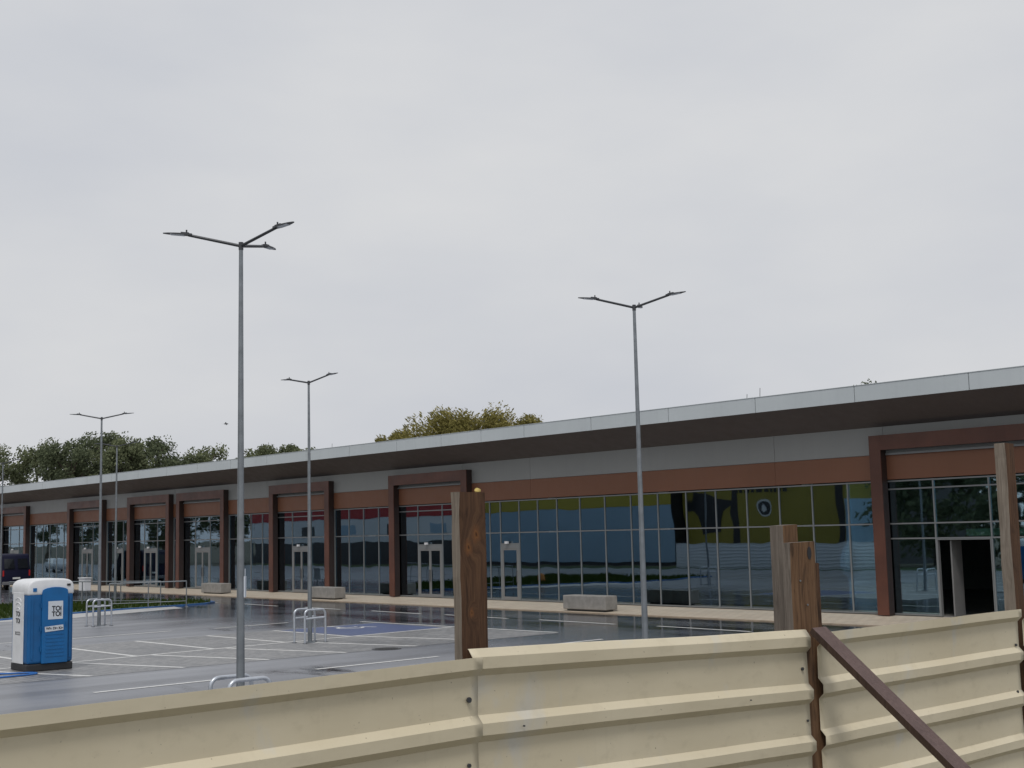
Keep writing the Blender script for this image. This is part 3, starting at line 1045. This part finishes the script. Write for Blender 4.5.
def fence_panel(n0, n1, zl, zr, start, label=None, sfront=0.0):
    """corrugated steel sheet; zl/zr = height of the first crest's lower edge at each end; start: 'crest' or 'flange'"""
    prof = []
    D = .029
    if start == 'flange':
        prof += [(.078, .0), (.076, .005), (.045, D)]
    else:
        prof += [(.045, D)]
    prof += [(0, D)]
    for k in range(11):
        b = -k * PITCH
        prof += [(b - .028, 0), (b - .177, 0), (b - .206, D), (b - PITCH, D)]
    m = MB()
    L = n1 - n0
    nx = max(2, int(L / .045))
    vs, fs = [], []
    P = len(prof)
    for i in range(nx + 1):
        f = i / nx
        y = n0 + L * f - FY
        zt = zl + (zr - zl) * f
        for j, (dz, dp) in enumerate(prof):
            z = max(.02, zt + dz)
            wob = .008 * mnoise.noise(Vector((y * 1.3 + n0, z * 2.4, 3.1))) + .002 * mnoise.noise(Vector((y * 4 + n0, z * 5, 9)))
            yy = y
            if i in (0, nx):
                yy += .006 * mnoise.noise(Vector((n0 * 3, z * 9, i)))
            vs.append((dp + sfront + wob, yy, z + .004 * mnoise.noise(Vector((y * 1.1 + n0, 7.7, j * .2)))))
    for i in range(nx):
        for j in range(P - 1):
            a = i * P + j
            fs.append((a, a + P, a + P + 1, a + 1))
    m.add(vs, fs, FENCE)
    sh = m.build('sheet', FB)
    sh.data.polygons.foreach_set('use_smooth', [True] * len(sh.data.polygons))
    at = sh.data.attributes.get('sharp_edge') or sh.data.attributes.new('sharp_edge', 'BOOLEAN', 'EDGE')
    at.data.foreach_set('value', [(e.vertices[0] // P) != (e.vertices[1] // P) for e in sh.data.edges])
    if label: sh['label'] = label
    md = sh.modifiers.new('thickness', 'SOLIDIFY'); md.thickness = .0015; md.offset = -1
    return sh


def screw(parent, n, z, sfront, r=.008):
    m = MB(); m.tube([(sfront, n - FY, z), (sfront + .008, n - FY, z)], r, LAMPGREY, 10)
    m.build('screw', parent)


fence_panel(-1.2, .92, 2.66, 2.645, 'flange')
a = fence_panel(.88, 3.215, 2.624, 2.648, 'crest', 'beige sheet with its top edge cut off along the rib', sfront=.006)
screw(a, 3.165, 2.535, .008, .011); screw(a, 3.16, 2.29, .008)
b = fence_panel(3.17, 5.31, 2.650, 2.582, 'flange', 'beige sheet with a full lip on its top edge')
for n_, z_, r_s in ((3.42, 2.412, .0035), (4.82, 2.372, .003), (5.262, 2.475, .008), (5.285, 2.225, .006)):
    screw(b, n_, z_, .034 if n_ < 5 else .002, r_s)
c = fence_panel(5.395, 7.375, 2.598, 2.603, 'crest')
for n_, z_ in ((5.47, 2.36), (7.33, 2.44), (7.315, 2.17)):
    screw(c, n_, z_, .002)
fence_panel(7.43, 9.6, 2.605, 2.60, 'crest')


def plank(name, y0, y1, x0, x1, z0, z1, front, sidem, seed, wave=.006, cut=0.0, parent=None, label=None):
    """rough sawn timber: x towards viewer, y along fence; front = face towards viewer, sidem = its narrow faces"""
    m = MB()
    k = 40
    vs = []
    y0 -= FY; y1 -= FY
    for i in range(k + 1):
        z = z0 + (z1 - z0) * i / k
        w = [wave * mnoise.noise(Vector((seed * 7.3 + c_ * 3.1, z * 3.3, seed))) + wave * .6 * mnoise.noise(Vector((seed + c_, z * 13, 5))) for c_ in range(4)]
        dz = cut if i == k else 0
        vs += [(x1 - w[1] * .4, y0 + w[0], z), (x1 - w[1] * .3, y1 + w[2] * .5, z - dz), (x0, y1 + w[2] * .5, z - dz), (x0, y0 + w[3], z)]
    for i in range(k):
        a_ = i * 4
        m.add(vs[a_:a_ + 8], [(0, 1, 5, 4)], front)
        m.add(vs[a_:a_ + 8], [(1, 2, 6, 5), (2, 3, 7, 6), (3, 0, 4, 7)], sidem)
    m.add(vs[-4:], [(0, 1, 2, 3)], WOOD_GREY)
    o = m.build(name, parent or FB)
    me = o.data
    bm = bmesh.new(); bm.from_mesh(me); bmesh.ops.remove_doubles(bm, verts=bm.verts, dist=1e-5)
    bmesh.ops.recalc_face_normals(bm, faces=bm.faces); bm.to_mesh(me); bm.free()
    if label: o['label'] = label
    return o


# left post (x = towards viewer, measured from the sheet line)
p = plank('post', 3.172, 3.305, -.085, -.036, 0, 3.335, WOOD_DARK, WOOD_PALE, 2.2, .010, .002, label='dark brown sawn post with a yellow foam blob on top')
bm = bmesh.new(); bmesh.ops.create_icosphere(bm, subdivisions=3, radius=.012)
for v in bm.verts:
    v.co *= 1 + .35 * mnoise.noise(v.co * 90); v.co.z = max(v.co.z * .9, -.006)
me = bpy.data.meshes.new('foam_blob'); bm.to_mesh(me); bm.free(); me.materials.append(FOAM)
o = bpy.data.objects.new('foam_blob', me); col.objects.link(o); o.parent = p; o.location = (-.06, 3.286 - FY, 3.341)
# middle pair: taller plank behind, shorter wide plank in front
plank('post', 5.283, 5.40, -.17, -.09, 0, 3.175, WOOD_TAN, WOOD_GREY, 4.4, .004, -.004, label='tall greyish post at the back of the middle pair')
p = plank('post', 5.230, 5.432, -.062, -.012, 0, 3.088, WOOD_TAN, WOOD_GREY, 6.1, .005, -.004, label='wide tan post with a dark knot hole')
m = MB()
m.tube([(-.0118, 5.385 - FY, 3.035), (-.0102, 5.385 - FY, 3.035)], .017, INK, 14)
for i, v in enumerate(m.v): m.v[i] = (v[0], v[1], 3.035 + (v[2] - 3.035) * 1.9)
m.build('knot_hole', p)
plank('batten', 5.445, 5.487, -.06, -.03, 0, 2.985, WOOD_DARK, WOOD_DARK, 8.8, .006, .004, parent=p)
for yk, zk in ((5.35, 2.78), (5.30, 2.90)):
    m = MB(); m.tube([(-.012, yk - FY, zk), (-.008, yk - FY, zk)], .005, GALV, 8); m.build('nail', p)
# right post
plank('post', 7.475, 7.585, -.13, -.06, 0, 3.65, WOOD_DARK, WOOD_PALE, 11.5, .009, .002, label='slender weathered post, tallest of the fence')

# brace leaning on the fence from the viewer's side
br = thing('fence_brace', 'purplish brown board leaning as a brace against the fence at right', 'brace', W(.62, 5.345, 0), ROT)
m = MB()
A = Vector((-(3.9 - .62), -.02, 2.675)); Bv = Vector((0, -.02, .05))
d = (Bv - A).normalized(); sidev = Vector((0, 1, 0)); nv = d.cross(sidev).normalized()
if nv.z < 0: nv = -nv
k = 20
vs = []
for i in range(k + 1):
    c = A.lerp(Bv, i / k)
    w = .003 * mnoise.noise(Vector((i * .9, 2, 1)))
    for a, b in ((-.055, 0), (.055, 0), (.055, -.032), (-.055, -.032)):
        vs.append(c + sidev * (a + w) + nv * b)
for i in range(k):
    q = vs[i * 4:i * 4 + 8]
    m.add(q, [(0, 1, 5, 4)], WOOD_PURPLE)
    m.add(q, [(1, 2, 6, 5), (2, 3, 7, 6), (3, 0, 4, 7)], WOOD_EDGE)
for f_ in (.30, .47):
    c = A.lerp(Bv, f_) + sidev * .052
    m.add([c, c + d * .05, c + d * .03 + sidev * .012 - nv * .01, c + d * .02 - nv * .02], [(0, 1, 2, 3)], WOOD_PURPLE)
m.add(vs[:4], [(0, 1, 2, 3)], WOOD_EDGE); m.add(vs[-4:], [(3, 2, 1, 0)], WOOD_EDGE)
m.build('board', br)

# ------------------------------------------------------------------ trees behind the building
def tree(name, label, s, n, h, r, mat, leaf=.36, count=5200, squash=1.0, base=.30, seed=1, droop=0, group='trees behind the shop building'):
    rnd = random.Random(seed)
    loc = W(s, n)
    t = thing(name, label, 'tree', loc, rnd.uniform(0, 6), group)
    m = MB()
    m.tube([(0, 0, 0), (.08, .05, h * .25), (-.05, .1, h * .55), (0, 0, h * .85)], [h * .026, h * .020, h * .013, .03], BARK, 9)
    cl = []
    nb = 44
    for i in range(nb):
        zf = rnd.random() ** .8
        zc = h * (base + (1 - base) * zf * .93)
        env = r * max(.12, 1 - abs((zf - .5) / .58) ** 2.8)
        a = rnd.uniform(0, 2 * pi); q = env * rnd.uniform(.35, .95)
        c = Vector((q * cos(a), q * sin(a), zc))
        cr = r * (rnd.uniform(.20, .34) if not droop else rnd.uniform(.22, .40))
        cl.append((c, cr))
        if i % 2 == 0:
            m.tube([(0, 0, max(h * .2, zc - q * .8)), c * .55 + Vector((0, 0, (zc - q * .5) * .45)), c], [h * .009, h * .006, .02], BARK, 5)
    m.build('trunk', t, smooth=True)
    lv, lf = [], []
    for i in range(count):
        c, cr = cl[rnd.randrange(nb)]
        d = Vector((rnd.gauss(0, 1), rnd.gauss(0, 1), rnd.gauss(0, 1) * .8)).normalized()
        p = c + d * cr * (rnd.random() ** .45)
        if droop: p.z -= droop * rnd.random() ** 2
        q = Vector((rnd.gauss(0, 1), rnd.gauss(0, 1), rnd.gauss(0, 1))).normalized()
        e = q.orthogonal().normalized(); e2 = q.cross(e)
        sz = leaf * rnd.uniform(.55, 1.2)
        k0 = len(lv)
        asp = .45 if not droop else .28
        lv += [p - e * sz * .5, p + e2 * sz * asp * .6, p + e * sz * .5, p - e2 * sz * asp * .6]
        lf.append((k0, k0 + 1, k0 + 2, k0 + 3))
    cm = MB(); cm.add(lv, lf, mat)
    cm.build('crown', t)
    return t


def from_px(x, y, Y):
    """world point on the sight line at depth Y, used to set out the tree line"""
    p_, r_, f_ = .1147, -.023, 1290.3
    F = Vector((0, cos(p_), sin(p_))); rt = Vector((1, 0, 0)); up = rt.cross(F)
    R = cos(r_) * rt + sin(r_) * up; U = -sin(r_) * rt + cos(r_) * up
    d = F + R * ((x - 512) / f_) - U * ((y - 384) / f_)
    return Vector((0, 0, H)) + d * (Y / d.y)


TR = [(-6, 446, 128, 3.3, LEAF_G, 'broad green tree cut off by the left edge of the picture'),
      (38, 441, 132, 3.4, LEAF_G, 'round green tree behind the roof at left, with a bright gap on its left'),
      (72, 437, 128, 3.5, LEAF_D, 'dark green tree in the thick clump behind the left end of the roof'),
      (104, 431, 131, 3.6, LEAF_D, 'tallest dark tree of the clump, behind the lamp post with hoops by the toilet'),
      (126, 437, 126, 3.0, LEAF_G, 'green tree in the clump right of the tallest one, behind the thin lamp post'),
      (160, 435, 130, 3.4, LEAF_D, 'dense dark tree at the right end of the thick clump'),
      (210, 445, 134, 3.2, LEAF_G, 'low loose tree just left of the nearest lamp post, above the roof'),
      (264, 444, 140, 3.0, LEAF_G, 'small tree top peeping over the roof right of the nearest lamp post'),
      (290, 443, 142, 2.6, LEAF_G, 'small tree top over the roof left of the lamp post by the blue bay'),
      (311, 444, 144, 2.2, LEAF_D, 'last small tree top over the roof, behind the lamp post by the blue bay'),
      (874, 376, 120, 3.0, LEAF_D, 'tree with only a few top twigs showing over the roof at right')]
for i, (x, y, Y, r, mt, lb) in enumerate(TR):
    P = from_px(x, y, Y)
    tree('broadleaf_tree', lb, P.dot(DR), P.dot(NN), P.z * .985, r * 1.12, mt, leaf=.34, count=8500, seed=20 + i, base=.45)
for i, (x, y, Y, r, lb) in enumerate([(399, 428, 112, 1.7, 'small yellow green willow at the left end of the willow row over the roof'),
                                      (437, 415, 110, 3.2, 'yellow green willow, left of the two large ones over the roof'),
                                      (486, 413, 113, 3.2, 'tallest yellow green willow in the middle of the row over the roof'),
                                      (522, 417, 111, 2.2, 'yellow green willow at the right end of the row over the roof')]):
    P = from_px(x, y, Y)
    tree('willow_tree', lb, P.dot(DR), P.dot(NN), P.z * 1.0, r * 1.3, LEAF_Y, leaf=.36, count=26000, seed=60 + i, base=.55, droop=.5, group='willows behind the shop building')

# bird
P = from_px(226, 424, 90)
bd_ = thing('bird', 'small dark bird flying left of the lamp posts above the roof', 'bird', P, radians(20))
m = MB()
m.tube([(-.16, 0, 0), (-.08, 0, .01), (.04, 0, .015), (.12, 0, .01), (.17, 0, 0)], [.008, .035, .045, .03, .006], INK, 8)
m.add([(-.05, 0, .02), (.07, 0, .02), (.03, .26, .16), (-.04, .22, .13)], [(0, 1, 2, 3)], INK)
m.add([(-.05, 0, .02), (.07, 0, .02), (.03, -.26, -.10), (-.04, -.22, -.08)], [(3, 2, 1, 0)], INK)
m.add([(-.14, 0, .0), (-.26, .05, .0), (-.26, -.05, .0)], [(0, 1, 2)], INK)
m.build('body', bd_)

# ------------------------------------------------------------------ across the street (mirrored in the shop glass)
def store(name, label, s0, s1, n0, n1, h, parts):
    t = thing(name, label, 'building', W((s0 + s1) / 2, n1, 0), ROT)
    hw_ = abs(s1 - s0) / 2
    m = MB(); m.box(-hw_, hw_, n0 - n1, -.05, 0, h, STOREDARK); m.build('wall', t)
    for nm, a, b, z0, z1, mt, dp in parts:
        m = MB(); c = (s0 + s1) / 2
        m.box(c - max(a, b), c - min(a, b), -.049, dp, z0, z1, mt); m.build(nm, t)
    return t


store('blue_store', 'long pale blue shed with a yellow top band, mirrored in the shop windows', 76.6, 104.0, -24, -8, 8.6,
      [('blue_cladding', 76.62, 103.98, .3, 5.25, STOREBLUE, 0), ('yellow_band', 76.62, 103.98, 5.252, 8.5, STOREYEL, .02), ('plinth', 76.62, 103.98, 0, .29, STOREDARK, .01)])
ys = store('yellow_store', 'yellow fronted shop with dark posters and a round emblem, mirrored in the shop windows', 56.4, 76.4, -24, -9.5, 9.0,
           [('yellow_front', 56.42, 76.38, .3, 8.9, STOREOLIVE, 0), ('dark_recess', 70.5, 71.3, .3, 8.0, STOREDARK, .02),
            ('dark_recess', 60.0, 60.7, .3, 8.0, STOREDARK, .02), ('blue_panel', 57.0, 59.9, .3, 5.2, STOREBLUE, .02), ('plinth', 56.42, 76.38, 0, .29, STOREDARK, .02)])
YC = 66.4
m = MB(); m.prism([(.74 * cos(2 * pi * k / 24), .74 * sin(2 * pi * k / 24)) for k in range(24)], .0, .03, STOREWHITE, 'y')
e = m.build('emblem', ys, loc=(YC - 67.9, .0, 4.75))
m = MB(); m.prism([(.60 * cos(2 * pi * k / 24), .60 * sin(2 * pi * k / 24)) for k in range(24)], .031, .045, STOREDARK, 'y'); m.build('emblem_disc', e)
m = MB(); m.prism([(0, -.38), (.24, -.15), (.16, .18), (0, .4), (-.16, .18), (-.24, -.15)], .046, .06, STOREWHITE, 'y'); m.build('emblem_leaf', e)
m = MB(); m.prism([(a_ + 8.2, b_) for a_, b_ in ((-17.4, 6.3), (-15.2, 6.0), (-12.6, 5.2), (-13.9, 4.6), (-14.2, 2.9), (-16.2, 2.6), (-16.9, 4.2), (-17.8, 5.0))], .001, .05, STOREDARK, 'y'); m.build('dark_poster', ys)
m = MB()
for k in range(10):
    m.box(-4.3 + k * .58, -4.3 + k * .58 + .36, .001, .04, 6.0, 6.0 + (.62, .5, .62)[k % 3], STOREDARK)
m.build('faded_strip', ys)
rs = store('red_store', 'red topped shop with a pale front, mirrored in the shop windows', 104.3, 150, -24, -8, 9.0,
           [('red_band', 104.32, 149.98, 5.2, 8.9, STORERED, .05), ('pale_front', 104.32, 149.98, 2.5, 5.19, STOREWHITE, 0), ('dark_base', 104.32, 149.98, 0, 2.49, STOREDARK, .0)])
for i, a in enumerate((110, 118, 127, 136)):
    m = MB(); c = 127.15
    m.box(c - a - 1.6, c - a + 1.3, .001, .04, 3.3, 4.4, STOREDARK if i % 2 else STOREBLUE); m.build('sign_panel', rs)

PAINTS = [simple('car_paint_silver', (.55, .57, .60, 1), .3, .4), simple('car_paint_white', (.72, .72, .72, 1), .35), simple('car_paint_blue', (.10, .20, .34, 1), .3, .2)]
def car(loc, rz, paint, label):
    t = thing('parked_car', label, 'car', loc, rz, 'parked cars mirrored in the far windows')
    m = MB(); m.prism([(-2.1, .35), (-2.15, .72), (-1.95, .92), (-1.2, 1.0), (-.45, 1.42), (1.0, 1.46), (1.75, 1.02), (2.1, .95), (2.15, .55), (2.05, .32)], -.85, .85, paint, 'y')
    m.build('body', t, bevel=.08, seg=2, smooth=True)
    for y in (-.858, .838):
        m = MB(); m.prism([(-1.05, 1.02), (-.42, 1.34), (.95, 1.37), (1.5, 1.04)], y, y + .02, CARGLASS, 'y'); m.build('side_window', t)
    for x, y in ((-1.35, -.78), (-1.35, .78), (1.3, -.78), (1.3, .78)):
        m = MB(); m.tube([(x, y - .1, .31), (x, y + .1, .31)], .31, RUBBER, 16); wl = m.build('wheel', t, smooth=True)
        m = MB(); m.tube([(x, y * 1.13 - .01, .31), (x, y * 1.13 + .01, .31)], .19, ALU, 12); m.build('rim', wl)
    for y in (-.6, .6):
        m = MB(); m.box(-2.17, -2.05, y - .15, y + .15, .66, .80, STICK); m.build('headlight', t)
    return t
for (s_, n_), pt, lb in (((141, 20.5), 0, 'silver car mirrored as the nearest of three in the far left windows'), ((147, 19.0), 1, 'white car mirrored as the middle of three in the far left windows'),
                         ((152.5, 20.5), 2, 'blue car mirrored as the farthest of three in the far left windows')):
    car(W(s_, n_, .004), ROT + .3, PAINTS[pt], lb)
sheet('far_car_park', [(140.05, -1), (140.05, 35.1), (230, 35.1), (230, -1)], .004, ASPHALT)

# pale corrugated fence on the street side
t = thing('street_fence', 'pale corrugated street fence, mirrored low in the shop windows', 'fence', W(62, -2.6, 0), ROT)
m = MB(); prof = []
for k in range(8):
    z = 1.95 - k * .25
    prof += [(z, .03), (z - .05, .03), (z - .085, 0), (z - .21, 0)]
vs, fs = [], []
for x in (-9.5, 9.5):
    vs += [(x, y, z) for z, y in prof]
P_ = len(prof)
fs = [(j, j + P_, j + P_ + 1, j + 1) for j in range(P_ - 1)]
m.add(vs, fs, STOREWHITE); sh = m.build('sheet', t)
for x in range(-9, 10, 3):
    m = MB(); m.box(x - .05, x + .05, -.14, -.04, 0, 2.0, WOOD_GREY); m.build('post', t)
for i, (s, n, h) in enumerate(((52, -9, 9), (45, -8, 10), (37, -9, 9.5), (28, -8, 10))):
    tree('street_tree', ['dark street tree next to the yellow shop, mirrored in the nearest portal', 'second dark street tree past the yellow shop, mirrored in the nearest portal',
                         'third dark street tree past the yellow shop, mirrored at the right edge', 'fourth dark street tree past the yellow shop, nearest the fence'][i],
         s, n, h, 4.4, LEAF_D, leaf=.6, count=3500, seed=140 + i, base=.08, group='street trees past the yellow shop')
for i, (s, n, h) in enumerate(((160, -10, 9), (170, -9, 10), (182, -11, 9.5), (196, -10, 11), (212, -12, 10), (230, -12, 11))):
    tree('street_tree', ['broad street tree beyond the red shop, mirrored at far left', 'second street tree beyond the red shop, mirrored at far left',
                         'third street tree beyond the red shop, mirrored at far left', 'fourth street tree beyond the red shop, mirrored at far left',
                         'fifth street tree beyond the red shop, mirrored at far left', 'farthest street tree beyond the red shop, mirrored at far left'][i],
         s, n, h, 3.6, LEAF_D, leaf=.6, count=2600, seed=90 + i, group='street trees beyond the red shop')

# ------------------------------------------------------------------ camera
p_, r_, f_ = .1147, -.023, 1290.3
F = Vector((0, cos(p_), sin(p_))); rt = Vector((1, 0, 0)); up = rt.cross(F)
R = cos(r_) * rt + sin(r_) * up; U = -sin(r_) * rt + cos(r_) * up
cam = bpy.data.cameras.new('camera'); co = bpy.data.objects.new('camera', cam); col.objects.link(co)
M = Matrix((R, U, -F)).transposed().to_4x4(); M.translation = (0, 0, H)
co.matrix_world = M
cam.sensor_width = 36; cam.lens = f_ * 36 / 1024; cam.clip_end = 4000; cam.clip_start = .05
scene.camera = co

# ------------------------------------------------------------------ light
SUN_EL, SUN_AZ = radians(60), radians(190)          # azimuth clockwise from +Y
w = bpy.data.worlds.new('World'); scene.world = w; w.use_nodes = True
nt = w.node_tree; nt.nodes.clear()
out = nt.nodes.new('ShaderNodeOutputWorld'); bg = nt.nodes.new('ShaderNodeBackground')
sk = nt.nodes.new('ShaderNodeTexSky'); sk.sky_type = 'NISHITA'; sk.sun_disc = False
sk.sun_elevation = SUN_EL; sk.sun_rotation = SUN_AZ; sk.air_density = 2; sk.dust_density = 5
hs = nt.nodes.new('ShaderNodeHueSaturation'); hs.inputs['Saturation'].default_value = .10
tc = nt.nodes.new('ShaderNodeTexCoord')
mp = nt.nodes.new('ShaderNodeMapping'); mp.inputs['Scale'].default_value = (1, 1, 2.6); nt.links.new(tc.outputs['Generated'], mp.inputs['Vector'])
nz = nt.nodes.new('ShaderNodeTexNoise'); nz.inputs['Scale'].default_value = 2.3; nz.inputs['Detail'].default_value = 5; nz.inputs['Roughness'].default_value = .5
nt.links.new(mp.outputs[0], nz.inputs['Vector'])
rp = nt.nodes.new('ShaderNodeValToRGB'); rp.color_ramp.elements[0].position = .3; rp.color_ramp.elements[1].position = .7
rp.color_ramp.elements[0].color = (5.25, 5.48, 6.0, 1); rp.color_ramp.elements[1].color = (6.55, 6.62, 6.75, 1)
nt.links.new(nz.outputs['Fac'], rp.inputs['Fac'])
mx = nt.nodes.new('ShaderNodeMix'); mx.data_type = 'RGBA'; mx.inputs[0].default_value = .92
nt.links.new(sk.outputs[0], hs.inputs['Color']); nt.links.new(hs.outputs[0], mx.inputs[6]); nt.links.new(rp.outputs[0], mx.inputs[7])
nt.links.new(mx.outputs[2], bg.inputs['Color']); bg.inputs['Strength'].default_value = .1
nt.links.new(bg.outputs[0], out.inputs['Surface'])
sl = bpy.data.lights.new('sun', 'SUN'); sl.energy = 1.4; sl.angle = radians(14); sl.color = (1, .97, .92)
so = bpy.data.objects.new('sun', sl); col.objects.link(so)
sd = Vector((sin(SUN_AZ) * cos(SUN_EL), cos(SUN_AZ) * cos(SUN_EL), sin(SUN_EL)))
so.rotation_euler = sd.to_track_quat('Z', 'Y').to_euler()
so.location = sd * 200

vs_ = scene.view_settings
vs_.view_transform = 'Standard'; vs_.look = 'None'; vs_.exposure = .12; vs_.gamma = 1; vs_.use_curve_mapping = False
scene.render.resolution_x, scene.render.resolution_y = 1024, 768
